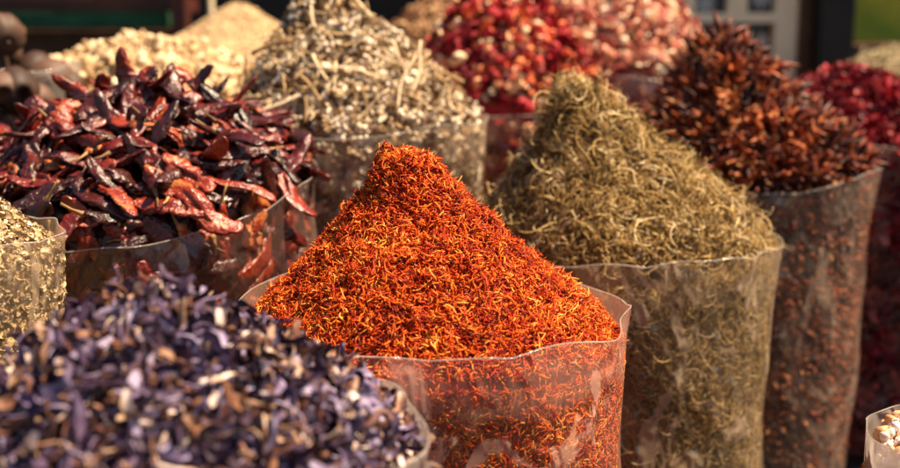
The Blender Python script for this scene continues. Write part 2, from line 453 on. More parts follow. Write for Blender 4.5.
def heap_stuff(s, name, label, cat, templates, mat, n_top, n_side, tilt, scale, spread, inset, depth=0.3, seed=1, extra=None, smin=0.7, smax=1.25, front=0.6, cmat=None, kind='stuff', sscale=1.0):
    r = np.random.default_rng(seed)
    s.gap = max(0.003, spread*0.9); s.sgap = spread*0.45+0.001
    p, n = s.sample_top(n_top, r, front)
    p = p+n*(r.uniform(-1, 0.35, (len(p), 1))*spread)
    B = rand_basis(len(p), n, tilt, r)
    if n_side:
        p2, m2 = s.sample_side(n_side, r, depth)
        p2 = p2-m2*(r.random((len(p2), 1))**1.5*spread*0.5)
        B2 = rand_basis(len(p2), m2, tilt*0.16, r)
        p = np.vstack([p, p2]); B = np.concatenate([B, B2])
    nside = len(p)-n_top if n_side else 0
    if extra is not None:
        p = np.vstack([p, extra[0]]); B = np.concatenate([B, extra[1]])
    sc = r.uniform(smin, smax, len(p))*scale
    sc[n_top:n_top+nside] *= sscale
    base = s.core(inset)
    off = np.array([s.c[0], s.c[1], 0])
    me = merged(name, templates, p-off, B, sc, mat, (base[0]-off, base[1]), r)
    o = bpy.data.objects.new(name, me); o.location = off
    link(o)
    return tag(o, label, cat, None, kind)

def project(p):
    d = p-CAM
    zc = d[:, 1]*math.cos(PITCH)-d[:, 2]*math.sin(PITCH)
    yc = d[:, 1]*math.sin(PITCH)+d[:, 2]*math.cos(PITCH)
    return 450+FPX*d[:, 0]/zc, 234-FPX*yc/zc, zc

def individuals(name, label, cat, group, templates, mats, pos, B, sc, r):
    """templates: list of lists [(V, T), ...]; the first mesh is the thing, the others its parts"""
    meshes = []
    for t in templates:
        meshes.append([(nm, mesh_tris(nm, v, f, m)) for (nm, v, f, m) in t])
    protos = {}
    for i in range(len(pos)):
        k = int(r.integers(0, len(templates)))
        M = Matrix(B[i].tolist()).to_4x4()
        M = Matrix.Translation(pos[i].tolist()) @ M @ Matrix.Scale(float(sc[i]), 4)
        if k not in protos:
            root = bpy.data.objects.new(name, meshes[k][0][1])
            COL.objects.link(root)
            ch = []
            for nm, me in meshes[k][1:]:
                c = bpy.data.objects.new(nm, me); COL.objects.link(c); c.parent = root; ch.append(c)
            protos[k] = (root, ch)
            tag(root, label, cat, group)
        else:
            pr, pch = protos[k]
            root = pr.copy(); COL.objects.link(root)
            for c0 in pch:
                c = c0.copy(); COL.objects.link(c); c.parent = root
        root.matrix_world = M

def pick(p, n, limit, ymin=-20, ymax=490):
    """indices of the pieces that show largest: in frame, facing the stall's front, nearest first"""
    x, y, z = project(p)
    v = CAM-p; v /= np.linalg.norm(v, axis=1)[:, None]
    ok = (x > -15) & (x < 915) & (y > ymin) & (y < ymax) & ((v*n).sum(1) > 0.0)
    idx = np.where(ok)[0]
    return idx[np.argsort(z[idx])][:limit]

# ------------------------------------------------------------------ piece shapes
def curve_path(L, n, bend, r, wig=0.0):
    t = np.linspace(0, 1, n)
    a = (t-0.5)*bend+wig*np.sin(t*r.uniform(4, 9)+r.uniform(0, 6))
    b = (t-0.5)*bend*r.uniform(-.5, .5)+wig*.6*np.sin(t*r.uniform(4, 9)+r.uniform(0, 6))
    d = np.stack([np.cos(a)*np.cos(b), np.sin(a)*np.cos(b), np.sin(b)], 1)
    P = np.cumsum(d, axis=0)*L/n
    e = P[-1]-P[0]; P = P-P.mean(0)
    if wig < .5:                                  # keep nearly straight pieces lying along x
        k = math.atan2(e[1], e[0]); c, q = math.cos(-k), math.sin(-k)
        P[:, :2] = P[:, :2] @ np.array([[c, q], [-q, c]])
    return P

def t_thread(r, L=0.014, w=0.0009):
    P = curve_path(L*r.uniform(.7, 1.25), 5, r.uniform(-1.6, 1.6), r, 0.35)
    return tube(P, w*np.array([.35, .9, 1.1, .9, .3]), 3, 0.55)
def t_curl(r, L=0.040, w=0.0009, npt=10):
    n = npt
    P = curve_path(L*r.uniform(.5, 1.2), n, r.uniform(-3.8, 3.8), r, 1.0)
    return tube(P, w*(0.45+0.75*np.sin(np.linspace(0.15, 3.0, n))), 3, 0.8)
def t_ribbon(r, L=0.030, w=0.0042, cup=0.6, rag=0.0):
    """a curled dry petal: a thin cupped strip with thickness"""
    n, m = 8, 4
    P = curve_path(L*r.uniform(.7, 1.2), n, r.uniform(-2.2, 2.2), r, 0.6)
    wid = w*(0.30+0.9*np.sin(np.linspace(0.2, 2.8, n))**0.8)
    tw = r.uniform(-1.6, 1.6)
    jg = r.normal(size=(n, m))*rag; jh = r.normal(size=(n, m))*rag*1.3
    t = np.gradient(P, axis=0); t /= np.linalg.norm(t, axis=1)[:, None]
    V = []
    for side in (1, -1):
        for i in range(n):
            a = np.cross(t[i], (0, 0, 1)); a /= np.linalg.norm(a)+1e-9; b = np.cross(a, t[i])
            ph = tw*i/n
            a2 = a*math.cos(ph)+b*math.sin(ph); b2 = -a*math.sin(ph)+b*math.cos(ph)
            for k in range(m):
                q = (k/(m-1)-0.5)*2
                V.append(P[i]+a2*(q+jg[i, k])*wid[i]+b2*(cup*wid[i]*(q*q)+jh[i, k]*wid[i])+b2*side*0.0003)
    g = grid_tris(m, n)
    T = np.vstack([g[:, ::-1]*1, g+n*m])
    return np.array(V), T.astype(np.int32)

def t_chilli(r, L=0.112, w=0.0112):
    """dried pod: collapsed, folded and wrinkled skin, tapering to a hooked tip"""
    n, sd = 26, 16
    t = np.linspace(0, 1, n)
    P = curve_path(L*r.uniform(.7, 1.2), n, r.uniform(-1.0, 1.0), r, 0.30)
    rad = w*r.uniform(.7, 1.2)*np.interp(t, [0, .04, .15, .4, .7, .9, 1], [.30, .72, 1.0, 1.05, .95, .68, .20])
    V, T = tube(P, rad, sd, r.uniform(.26, .44), r.uniform(-1.6, 1.6))
    c = np.repeat(P, sd, axis=0)
    q = 2*np.pi*np.tile(np.arange(sd), n)/sd
    tt = np.repeat(t, sd)
    g0, g1, k1, k2 = r.uniform(0, 6.28, 4)
    fold = -0.55*np.exp(-((np.angle(np.exp(1j*(q-g0-1.2*tt))))/.45)**2)-0.40*np.exp(-((np.angle(np.exp(1j*(q-g1+0.8*tt))))/.35)**2)
    wr = 0.18*np.sin(5*q+k1+5*tt)+0.14*np.sin(3*q-9*tt+k2)+0.13*np.sin(26*tt+2*q+k1)+0.10*np.sin(47*tt-3*q)
    V2 = V.copy()
    V2[:n*sd] = c+(V[:n*sd]-c)*(1+fold*np.sin(np.pi*np.clip(tt*1.05, 0, 1))**.5+wr)[:, None]
    q2 = noise2(int(r.integers(1e6)), 8, 60, 220)
    V2[:, 2] += 0.0018*q2(V[:, 0], V[:, 1])
    ls = 0.022*r.uniform(.6, 1.2)
    s0 = P[0]; d = P[0]-P[1]; d /= np.linalg.norm(d)
    sp = np.array([s0-d*0.003, s0+d*0.002, s0+d*ls*.5+np.array([0, .002, .001]), s0+d*ls+np.array([0, .006, .003])])
    st = tube(sp, [.0042, .0030, .0014, .0017], 6)
    return (V2, T), st

def t_star(r, D=0.017):
    parts = []
    n = int(r.integers(6, 9))
    for k in range(n):
        a = 2*math.pi*k/n+r.uniform(-.12, .12); L = D*r.uniform(.75, 1.15)
        t = np.linspace(0.06, 1, 6)
        up = 0.5*t**2*D*r.uniform(.0, 1.3)
        P = np.stack([np.cos(a)*t*L, np.sin(a)*t*L, up], 1)
        v, f = tube(P, D*0.165*np.array([.35, .8, 1.1, .85, .40, .04]), 6, 1.3)
        # open boat: press the upper side in
        m = v[:, 2] > np.interp(np.hypot(v[:, 0], v[:, 1]), t*L, up)+D*.15
        v[m, 2] -= D*0.26
        parts.append((v, f))
    return join(parts)

def t_bud(r, D=0.011, ragged=1.0):
    """closed bud: overlapping pointed petals round an egg"""
    parts = []
    nu, nv = 14, 9
    th = np.linspace(0, 2*np.pi, nu, endpoint=False)
    V = []
    for j in range(nv):
        f = j/(nv-1); z = (f-0.5)*2*D*1.15
        rr = D*math.sin(math.pi*min(max(f*0.93+0.03, 0), 1))**0.75*(1+0.10*np.sin(3*th+f*4)+0.07*np.sin(5*th-f*6))
        V.append(np.stack([np.cos(th)*rr, np.sin(th)*rr, np.full(nu, z)], 1))
    V = np.vstack(V); parts.append((V, grid_tris(nu, nv, True)))
    for k in range(6):
        a = k*1.05+r.uniform(-.3, .3); s = D*r.uniform(.85, 1.1)
        g = []
        for j in range(5):
            f = j/4
            for i in range(5):
                q = (i/4-.5)*1.15*math.sin(math.pi*(f*.8+.15))
                rr = D*(1.06+0.04*k % .1+0.25*ragged*f*f)*math.sin(math.pi*(0.2+f*0.62))**.6
                g.append((math.cos(a+q)*rr, math.sin(a+q)*rr, (f*1.9-0.75)*s))
        parts.append((np.array(g), grid_tris(5, 5)))
    bud = join(parts)
    sp = []
    for k in range(5):
        a = 2*math.pi*k/5
        P = np.array([(0, 0, -1.25*D), (math.cos(a)*D*.5, math.sin(a)*D*.5, -1.12*D), (math.cos(a)*D*.95, math.sin(a)*D*.95, -.7*D), (math.cos(a)*D*1.22, math.sin(a)*D*1.22, -.1*D)])
        sp.append(tube(P, D*np.array([.18, .2, .15, .04]), 4, .5))
    sp.append(tube(np.array([(0, 0, -1.1*D), (0, 0.05*D, -1.5*D), (0.05*D, .1*D, -2.0*D)]), [D*.16, D*.1, D*.09], 5, nrm=(1, 0, 0)))
    return bud, join(sp)

def t_calyx(r, D=0.016):
    parts = []
    for k in range(5):
        v, f = t_ribbon(r, D*1.7, D*0.36, 0.9)
        a = 2*math.pi*k/5+r.uniform(-.4, .4)
        v = v+np.array([D*.75, 0, 0])
        b = r.uniform(.2, 1.0)
        v = v @ np.array([[math.cos(b), 0, math.sin(b)], [0, 1, 0], [-math.sin(b), 0, math.cos(b)]])
        v = v @ np.array([[math.cos(a), math.sin(a), 0], [-math.sin(a), math.cos(a), 0], [0, 0, 1]])
        parts.append((v, f))
    return join(parts)

def t_lump(r, D=0.006, seed=None, rough=0.35):
    nu, nv = 12, 8
    th = np.linspace(0, 2*np.pi, nu, endpoint=False)
    sx, sy, sz = r.uniform(.7, 1.3, 3)
    q = noise2(int(r.integers(1e6)), 8, 1.5, 6)
    V = []
    for j in range(nv):
        ph = math.pi*(j+.0)/(nv-1)
        x, y, z = np.cos(th)*math.sin(ph), np.sin(th)*math.sin(ph), np.full(nu, math.cos(ph))
        k = 1+rough*q(x+z*.7, y-z*.4)*0.6
        V.append(np.stack([x*sx*k, y*sy*k, z*sz*k], 1)*D)
    return np.vstack(V), grid_tris(nu, nv, True)

def t_cluster(r, D=0.006):
    parts = []
    for k in range(int(r.integers(3, 7))):
        v, f = t_lump(r, D*r.uniform(.4, .75))
        parts.append((v+r.normal(size=3)*D*np.array([.9, .5, .4]), f))
    return join(parts)

def t_chip(r, L=0.010, w=0.0022, th=0.0007):
    P = curve_path(L*r.uniform(.5, 1.2), 5, r.uniform(-1, 1), r, .3)
    return tube(P, w*np.array([.5, 1, .9, 1, .4])*r.uniform(.6, 1.2), 5, th/w)

R_ = lambda k: np.random.default_rng(k)

# ================================================================== THE PLACE
M_floor = plain('dark_floor', (.018, .012, .009), (.035, .024, .018), 5, .7)
V, T = box(-30, 30, -8, 40, -0.2, 0.0)
tag(link(bpy.data.objects.new('ground', mesh_tris('ground', V, T, M_floor, False))), None, None, None, 'structure')

# ---- safflower, in focus in the middle ---------------------------------------
A = Sack(-0.019, 1.150, 0.503, 0.203, 3, ecc=0.015, wob=0.009, tilt=(-0.01, 0.0), taper=0.05, ph=0.3)
A.setheap((-0.024, 0.0), [(0, .160), (.10, .159), (.155, .153), (.20, .134), (.26, .112), (.34, .096), (.46, .076), (.62, .048), (.8, .014), (.92, -.012), (1, -.034)], 0.0048,
          bumps=[(-.040, -.008, .006, .016), (.012, -.004, -.010, .012), (-.085, 0, .010, .02), (.05, -.03, .006, .018), (-.02, -.055, -.006, .02), (-.05, -.09, .006, .025), (.07, -.07, .005, .03)], fine=.5, m=.007)
F_A = film_mat('film_orange', .01, .46, (.88, .56, .42), 10, 6.3, band=.17)
A.bag('clear plastic bag around the bright orange threads in the middle of the stall', F_A)
heap_stuff(A, 'safflower_heap', 'peaked heap of bright orange safflower threads, in sharp focus at the centre', 'spice heap',
           [t_thread(R_(k), 0.0155, 0.00086) for k in range(24)]+[t_thread(R_(130+k), 0.007, 0.0009) for k in range(10)], M_saff, 54000, 24000, 0.55, 1.0, 0.008, 0.007, depth=.17, seed=5, smin=.5, smax=1.35, front=0.75)

# ---- green herb ---------------------------------------------------------------
Bk = Sack(0.236, 1.545, 0.500, 0.205, 8, ecc=0.01, wob=0.008, tilt=(0.03, 0.0), taper=0.05)
Bk.setheap((-0.080, -0.01), [(0, .206), (.09, .203), (.16, .184), (.23, .156), (.36, .112), (.62, .068), (.82, .030), (1, -.022)], 0.009, bumps=[(-.045, -.02, -.014, .014), (.06, .0, .010, .02), (.01, -.10, .010, .025), (-.12, -.04, -.010, .02), (-.02, -.02, .012, .02), (.03, -.05, .010, .03), (-.09, -.07, .008, .03)], fine=.50, m=.016)
Bk.bag('clear plastic bag with a milky crinkled side, around the olive green herb strands', film_mat('film_green', .02, .46, (.68, .50, .33), 9, 4.1))
heap_stuff(Bk, 'herb_heap', 'tall pointed heap of stringy olive green dried herb right of the orange heap', 'herb heap',
           [t_curl(R_(50+k), 0.080, 0.00066, 18) for k in range(22)]+[t_curl(R_(90+k), 0.045, 0.00062, 12) for k in range(20)]+[t_curl(R_(180+k), .11, .0009, 22) for k in range(3)]+[t_chip(R_(120+k), .010, .0012, .0006) for k in range(6)], M_herb, 17000, 22000, 0.5, 1.0, 0.018, 0.012, sscale=.6, depth=.36, seed=6, front=.7)

# ---- star anise -----------------------------------------------------------------
C = Sack(0.478, 1.870, 0.546, 0.207, 15, ecc=0.01, wob=0.006, tilt=(0.10, 0.02), taper=0.05)
C.setheap((-0.045, 0.0), [(0, .194), (.10, .188), (.2, .166), (.35, .130), (.6, .075), (.85, .020), (1, -.016)], 0.010, m=.022, ms=.015)
C.bag('clear plastic bag full of dark brown star anise, grey and wrinkled down its front', film_mat('film_anise', .05, .38, (.50, .35, .25), 11, 7.7))
r = R_(21)
p, n = C.sample_top(1500, r, .9)
p = p+n*r.uniform(-.008, .010, (len(p), 1))
Bf = rand_basis(len(p), n, .65, r)
sel = pick(p, n, 300); rest = np.setdiff1d(np.arange(len(p)), sel)
stars = [t_star(R_(200+k), .033) for k in range(10)]
heap_stuff(C, 'anise_fill', 'mass of dark brown star anise that fills the bag under the top pieces', 'spice heap', stars+[t_chip(R_(7+k), .02, .004) for k in range(6)], M_anise, 10, 4200, .4, 1.0, .012, .007, sscale=.75, depth=.45, seed=9, extra=(p[rest], Bf[rest]))
individuals('star_anise', 'dark reddish brown star anise pod on the heap behind the green herb, right of centre', 'star anise', 'star anise pods heaped in the bag behind the green herb',
            [[('star_anise', v, f, M_anise)] for v, f in stars], None, p[sel], Bf[sel], r.uniform(.7, 1.2, len(sel)), r)

# ---- red hibiscus at the right edge --------------------------------------------
D = Sack(0.815, 2.16, 0.575, 0.235, 19, ecc=0.0, wob=0.004, tilt=(0.0, 0), taper=0.06)
D.setheap((-0.065, 0.02), [(0, .108), (.2, .102), (.45, .080), (.75, .03), (1, -.01)], 0.009, m=.016, ms=.012)
D.bag('clear plastic bag of crimson dried flowers cut by the right edge of the picture', film_mat('film_hibiscus', .03, .14, (.5, .35, .32), 11, 9.7))
r = R_(31)
p, n = D.sample_top(1500, r, .9)
p = p+n*r.uniform(-.006, .006, (len(p), 1))
Bf = rand_basis(len(p), n, .6, r)
sel = pick(p, n, 280); rest = np.setdiff1d(np.arange(len(p)), sel)
cal = [t_calyx(R_(300+k)) for k in range(8)]
heap_stuff(D, 'hibiscus_fill', 'mass of crimson dried flower calyces filling the bag at the right edge', 'flower heap', cal, M_hib, 10, 1300, .4, 1.0, .012, .007, depth=.5, seed=10, extra=(p[rest], Bf[rest]))
individuals('hibiscus_calyx', 'crimson crumpled flower calyx on the heap behind the star anise at the right edge', 'dried flower', 'crimson dried calyces at the right edge',
            [[('hibiscus_calyx', v, f, M_hib)] for v, f in cal], None, p[sel], Bf[sel], r.uniform(.8, 1.3, len(sel)), r)

# ---- purple petals in the foreground ---------------------------------------------
Fk = Sack(-0.205, 0.80, 0.500, 0.187, 23, ecc=0.02, wob=0.005, tilt=(0.0, 0), taper=0.06)
Fk.setheap((-0.012, 0.0), [(0, .104), (.12, .097), (.3, .078), (.45, .062), (.65, .034), (.85, .002), (1, -.032)], 0.009, m=.006)
Fk.bag('clear plastic bag around the purple petals in the near left corner', film_mat('film_purple', .25, .5, (.74, .60, .50), 12, 2.2))
r = R_(41)
p, n = Fk.sample_top(4800, r, .8)
p = p+n*r.uniform(-.012, .008, (len(p), 1))
Bf = rand_basis(len(p), n, .75, r)
sel = pick(p, n, 5200)
z = project(p[sel])[2]; sel = sel[(r.random(len(sel)) < .5)][:300]
rest = np.setdiff1d(np.arange(len(p)), sel)
pet = [t_ribbon(R_(400+k), .052, .0027, .6, .22) for k in range(18)]+[t_ribbon(R_(460+k), .024, .0036, .7, .3) for k in range(4)]+[t_curl(R_(430+k), .060, .0010, 14) for k in range(7)]
heap_stuff(Fk, 'petal_fill', 'mass of purple and tan dried petals filling the near left bag', 'flower heap', pet, M_purple, 10, 900, .5, 1.0, .008, .018, depth=.2, seed=12, extra=(p[rest], Bf[rest]))
individuals('dried_petal', 'curled purple or tan dried petal on the blurred heap in the near left corner', 'dried petal', 'curled purple petals in the near left corner',
            [[('dried_petal', v, f, M_purple)] for v, f in pet], None, p[sel], Bf[sel], r.uniform(1.0, 1.6, len(sel)), r)

# ---- dried red chillies ------------------------------------------------------------
G = Sack(-0.405, 1.45, 0.575, 0.232, 29, ecc=0.015, wob=0.008, tilt=(0.10, 0.11), taper=0.03)
G.setheap((0.02, 0.01), [(0, .116), (.25, .106), (.5, .085), (.75, .050), (.92, .024), (1, .004)], 0.012, m=.012)
G.bag('clear plastic bag bulging with dark red dried chillies on the left', film_mat('film_chilli', .01, .06, (.65, .42, .34), 10, 3.4, edge=.20, band=.03))
r = R_(51)
ch = [t_chilli(R_(500+k)) for k in range(14)]
p, n = G.sample_top(350, r, .8, rmax=1.0)
p = p+n*r.uniform(-.016, .014, (len(p), 1))
Bf = rand_basis(len(p), n, .19, r)
p2, n2 = G.sample_side(280, r, .26)
p2 = p2-n2*.004
B2 = rand_basis(len(p2), n2, .12, r, upbias=None)
p2 = p2-n2*r.uniform(0, .010, (len(p2), 1))
# a few that stick up from the top of the heap
ps = np.array([(-.395, 1.44, .713), (-.372, 1.43, .705), (-.335, 1.45, .700), (-.445, 1.42, .695), (-.415, 1.45, .700)])
ds = np.array([(-.25, 0, 1), (.1, .1, 1), (.75, 0, .8), (-.9, .1, .55), (.35, -.1, 1)], float)
ds /= np.linalg.norm(ds, axis=1)[:, None]
yy = np.cross(np.array([0, -1, .2]), ds); yy /= np.linalg.norm(yy, axis=1)[:, None]
Bs = np.stack([ds, yy, np.cross(ds, yy)], 2)
allp = np.vstack([p, p2, ps]); alln = np.vstack([n, n2, np.tile([0, -1, 0], (5, 1))]); allB = np.concatenate([Bf, B2, Bs])
sel = pick(allp, alln, 295)
sel = np.union1d(sel, np.arange(len(allp)-5, len(allp)))
rest = np.setdiff1d(np.arange(len(allp)), sel)
heap_stuff(G, 'chilli_fill', 'mass of dark red chillies deep inside the left bag', 'chilli heap', [a for a, b in ch], M_chilli, 5, 5, .2, 1.0, .016, .032, seed=13, extra=(allp[rest], allB[rest]))
individuals('dried_chilli', 'glossy wrinkled dark red dried chilli in the heap on the left', 'dried chilli', 'dark red dried chillies heaped in the left bag',
            [[('dried_chilli', a[0], a[1], M_chilli)]+([('stem', b[0], b[1], M_stem)] if k % 3 == 0 else []) for k, (a, b) in enumerate(ch)], None, allp[sel], allB[sel], r.uniform(.75, 1.15, len(sel)), r)

# ---- straw flakes, left edge ---------------------------------------------------------
H = Sack(-0.510, 1.085, 0.592, 0.132, 37, ecc=0.0, wob=0.006, tilt=(0.0, 0), taper=0.03)
H.setheap((-0.01, 0.0), [(0, .075), (.3, .062), (.6, .030), (.85, -.002), (1, -.022)], 0.003)
H.bag('clear plastic bag with a grey brown mottled side, cut by the left edge', film_mat('film_flakes', .10, .5, (.50, .38, .26), 18, 5.5))
heap_stuff(H, 'flake_heap', 'small heap of pale yellow chopped flakes at the left edge', 'herb heap',
           [t_chip(R_(600+k), .010, .0020) for k in range(10)]+[t_ribbon(R_(620+k), .012, .0026) for k in range(8)], M_chop, 6000, 8000, .5, 1.0, .004, .003, depth=.28, seed=14)

# ---- pale woolly buds with twigs -----------------------------------------------------
I = Sack(-0.157, 1.78, 0.632, 0.208, 43, ecc=0.0, wob=0.007, tilt=(0.06, 0), taper=0.03)
I.setheap((-0.045, 0.0), [(0, .235), (.12, .215), (.3, .150), (.5, .100), (.75, .045), (1, -.012)], 0.012, m=.012, ms=.008)
I.bag('clear plastic bag around the pale woolly buds and twigs behind the orange heap', film_mat('film_buds', .06, .24, (.62, .47, .34), 12, 6.2))
heap_stuff(I, 'bud_heap', 'tall heap of pale grey cream woolly buds behind the orange heap', 'herb heap',
           [t_cluster(R_(700+k), .0065) for k in range(7)]+[t_ribbon(R_(750+k), .022, .0038, 1.4) for k in range(14)]+[t_curl(R_(720+k), .045, .0009, 10) for k in range(8)], M_sage, 5600, 3400, .9, 1.0, .016, .016, depth=.34, seed=15)
r = R_(61)
p, n = I.sample_top(110, r, .9, rmax=.9)
sel = pick(p, n, 60, ymin=-60); p, n = p[sel]+n[sel]*.016, n[sel]
Bf = rand_basis(len(p), n, .35, r)
def t_twig(r):
    P = curve_path(.085*r.uniform(.6, 1.3), 8, r.uniform(-.5, .5), r, .18)
    v = [tube(P, .0019*r.uniform(.7, 1.4)*np.linspace(1.15, .7, 8), 6)]
    for k in (2, 4, 5):
        d = np.array([.012, r.choice([-1, 1])*.010, r.uniform(-.004, .008)])
        v.append(tube(np.array([P[k], P[k]+d*.5, P[k]+d*1.1]), [.0010, .0009, .0007], 5))
    return join(v)
tw = [t_twig(R_(800+k)) for k in range(6)]
individuals('twig', 'thin straw coloured twig lying among the pale woolly buds', 'twig', 'twigs among the pale woolly buds',
            [[('twig', v, f, M_twig)] for v, f in tw], None, p, Bf, r.uniform(.7, 1.3, len(p)), r)

# ---- cream crumbs and sandy powder, far left --------------------------------------------
J = Sack(-0.54, 2.10, 0.625, 0.275, 47, wob=.004, taper=.03)
J.setheap((-.03, .02), [(0, .122), (.3, .114), (.6, .085), (.85, .03), (1, -.01)], .011, fine=.5)
J.bag('clear plastic bag holding the cream crumbly heap behind the chillies', film_mat('film_cream', .10, .3, (.7, .6, .45), 12, 8.2))
heap_stuff(J, 'crumb_heap', 'broad heap of cream coloured crumbly pieces behind the red chillies', 'spice heap',
           [t_cluster(R_(900+k), .0095) for k in range(10)]+[t_ribbon(R_(930+k), .020, .006) for k in range(6)], M_cream, 4200, 200, .7, 1.0, .010, .006, depth=.2, seed=16)
J2 = Sack(-0.50, 2.75, 0.70, 0.27, 48, wob=.004, taper=.03)
J2.setheap((-.0, .0), [(0, .125), (.12, .11), (.5, .05), (.85, .0), (1, -.02)], .003)
J2.bag('clear plastic bag under the smooth sandy powder cone at the back left', film_mat('film_sand', .10, .3, (.7, .6, .45), 12, 8.9))
heap_stuff(J2, 'powder_heap', 'smooth sandy beige powder cone in the back left, behind the cream crumbs', 'spice heap',
           [t_lump(R_(950+k), .004) for k in range(5)], M_sand, 5000, 100, .7, 1.0, .003, .000, depth=.1, seed=17)

# ---- dark dried fruits, top left corner --------------------------------------------------
K = Sack(-0.738, 1.83, 0.720, 0.145, 53, wob=.008, taper=.02)
K.setheap((0, 0), [(0, .0), (.5, -.005), (1, -.02)], .002)
K.bag('glossy clear plastic bag of dark round fruits in the top left corner', film_mat('film_fruit', .16, .55, (.55, .48, .42), 9, 3.9))
heap_stuff(K, 'fruit_fill', 'brown bits filling the bag beneath the dark round fruits', 'fruit heap', [t_lump(R_(970+k), .03, rough=.1) for k in range(4)], M_nut, 10, 60, .5, 1.0, .02, .05, depth=.2, seed=18)
def t_fruit(r, D):
    nu, nv = 48, 26
    th = np.linspace(0, 2*np.pi, nu, endpoint=False)
    V = []
    k1, k2 = r.uniform(0, 6, 2)
    for j in range(nv):
        ph = math.pi*j/(nv-1); s_ = math.sin(ph)
        rr = D*(1+.030*s_*np.sin(8*th+k1+ph)+.018*np.sin(13*th+k2)*s_+.02*np.sin(3*th+ph*4))
        V.append(np.stack([np.cos(th)*s_*rr, np.sin(th)*s_*rr, math.cos(ph)*D*.92-.10*D*(math.exp(-(ph/.25)**2))*np.ones(nu)], 1))
    v = np.vstack(V), grid_tris(nu, nv, True)
    nub = tube(np.array([(0, 0, .76*D), (0, 0, .88*D), (.02*D, 0, .96*D)]), [D*.12, D*.09, D*.05], 7, nrm=(1, 0, 0))
    return v, nub
fr = [(-.752, 1.79, .792, .042, 'biggest dark round fruit, highest in the top left corner'),
      (-.690, 1.80, .768, .034, 'dark ridged fruit right of and below the biggest one, beside the cream crumbs'),
      (-.738, 1.735, .718, .036, 'dark round fruit lowest and nearest in its bag, cut by the left edge'),
      (-.725, 1.88, .742, .034, 'dark round fruit tucked behind the others in the top left bag'),
      (-.800, 1.86, .745, .036, 'dark round fruit at the far left rim of its bag')]
for i, (x, y, z_, rr, lb) in enumerate(fr):
    v, nb = t_fruit(R_(1000+i), rr)
    o = link(bpy.data.objects.new('dried_fruit', mesh_tris('dried_fruit', v[0], v[1], M_nut)))
    o.location = (x, y, z_); o.rotation_euler = (i*1.3+.8, i*.7, i)
    tag(o, lb, 'dried fruit', 'dark dried fruits in the top left corner')
    link(bpy.data.objects.new('stem_nub', mesh_tris('stem_nub', nb[0], nb[1], M_nut)), o)
for i in range(9):
    a = -2.9+i*.36
    v, nb = t_fruit(R_(1020+i), .033)
    o = link(bpy.data.objects.new('dried_fruit', mesh_tris('dried_fruit', v[0], v[1], M_nut)))
    o.location = (K.c[0]+math.cos(a)*.105, K.c[1]+math.sin(a)*.105, .655-.055*(i % 2)-.01*(i % 3)); o.rotation_euler = (i, i*.7, i)
    tag(o, 'dark fruit pressed against the inside of the top left plastic bag', 'dried fruit', 'dark fruits behind the film in the top left bag')
    link(bpy.data.objects.new('stem_nub', mesh_tris('stem_nub', nb[0], nb[1], M_nut)), o)

# ---- rosebuds at the back -------------------------------------------------------------------
def rose_heap(s, label_bag, film, name, mat, lab_fill, lab, cat, grp, seed, N, D, limit=150):
    s.bag(label_bag, film)
    r = R_(seed)
    p, n = s.sample_top(N, r, .9)
    p = p+n*r.uniform(-.008, .008, (len(p), 1))
    Bf = rand_basis(len(p), n, 1.2, r)
    sel = pick(p, n, limit); rest = np.setdiff1d(np.arange(len(p)), sel)
    bd = [t_bud(R_(seed*10+k), D*.85, 1.8) for k in range(6)]+[(t_calyx(R_(seed*10+20+k), D*1.15), t_bud(R_(5+k), D*.5)[1]) for k in range(5)]
    heap_stuff(s, name+'_fill', lab_fill, 'flower heap', [a for a, b in bd], mat, 10, 700, .8, 1.0, .012, .010, depth=.35, seed=seed+1, extra=(p[rest], Bf[rest]))
    individuals(name, lab, cat, grp, [[(name, a[0], a[1], mat), ('sepals', b[0], b[1], M_sepal)] for a, b in bd], None, p[sel], Bf[sel], r.uniform(.7, 1.15, len(sel)), r)

Lr = Sack(0.115, 2.20, 0.625, 0.195, 59, wob=.005, taper=.03)
Lr.setheap((-.03, 0), [(0, .215), (.25, .195), (.5, .145), (.78, .070), (1, -.01)], .012, m=.014, ms=.012)
rose_heap(Lr, 'clear plastic bag of red rosebuds between the pale buds and the green herb', film_mat('film_red', .05, .2, (.6, .45, .4), 12, 1.9), 'rosebud', M_redrose,
          'mass of deep red rosebuds filling the back middle bag', 'small deep red dried rosebud on the blurred heap at the top centre', 'rosebud', 'red rosebuds at the top centre', 71, 1100, .0120)
Mr = Sack(0.350, 2.46, 0.675, 0.235, 61, wob=.005, taper=.03)
Mr.setheap((-.04, 0), [(0, .215), (.3, .190), (.55, .145), (.8, .070), (1, -.01)], .010, m=.014, ms=.012)
rose_heap(Mr, 'clear plastic bag of pale pink rosebuds behind the green herb peak', film_mat('film_pink', .05, .2, (.7, .55, .5), 12, 2.9), 'rosebud', M_pinkrose,
          'mass of pale pink rosebuds filling the bag behind the green herb', 'small pale pink dried rosebud on the blurred heap above the green herb', 'rosebud', 'pale pink rosebuds behind the green herb', 81, 1700, .0120)

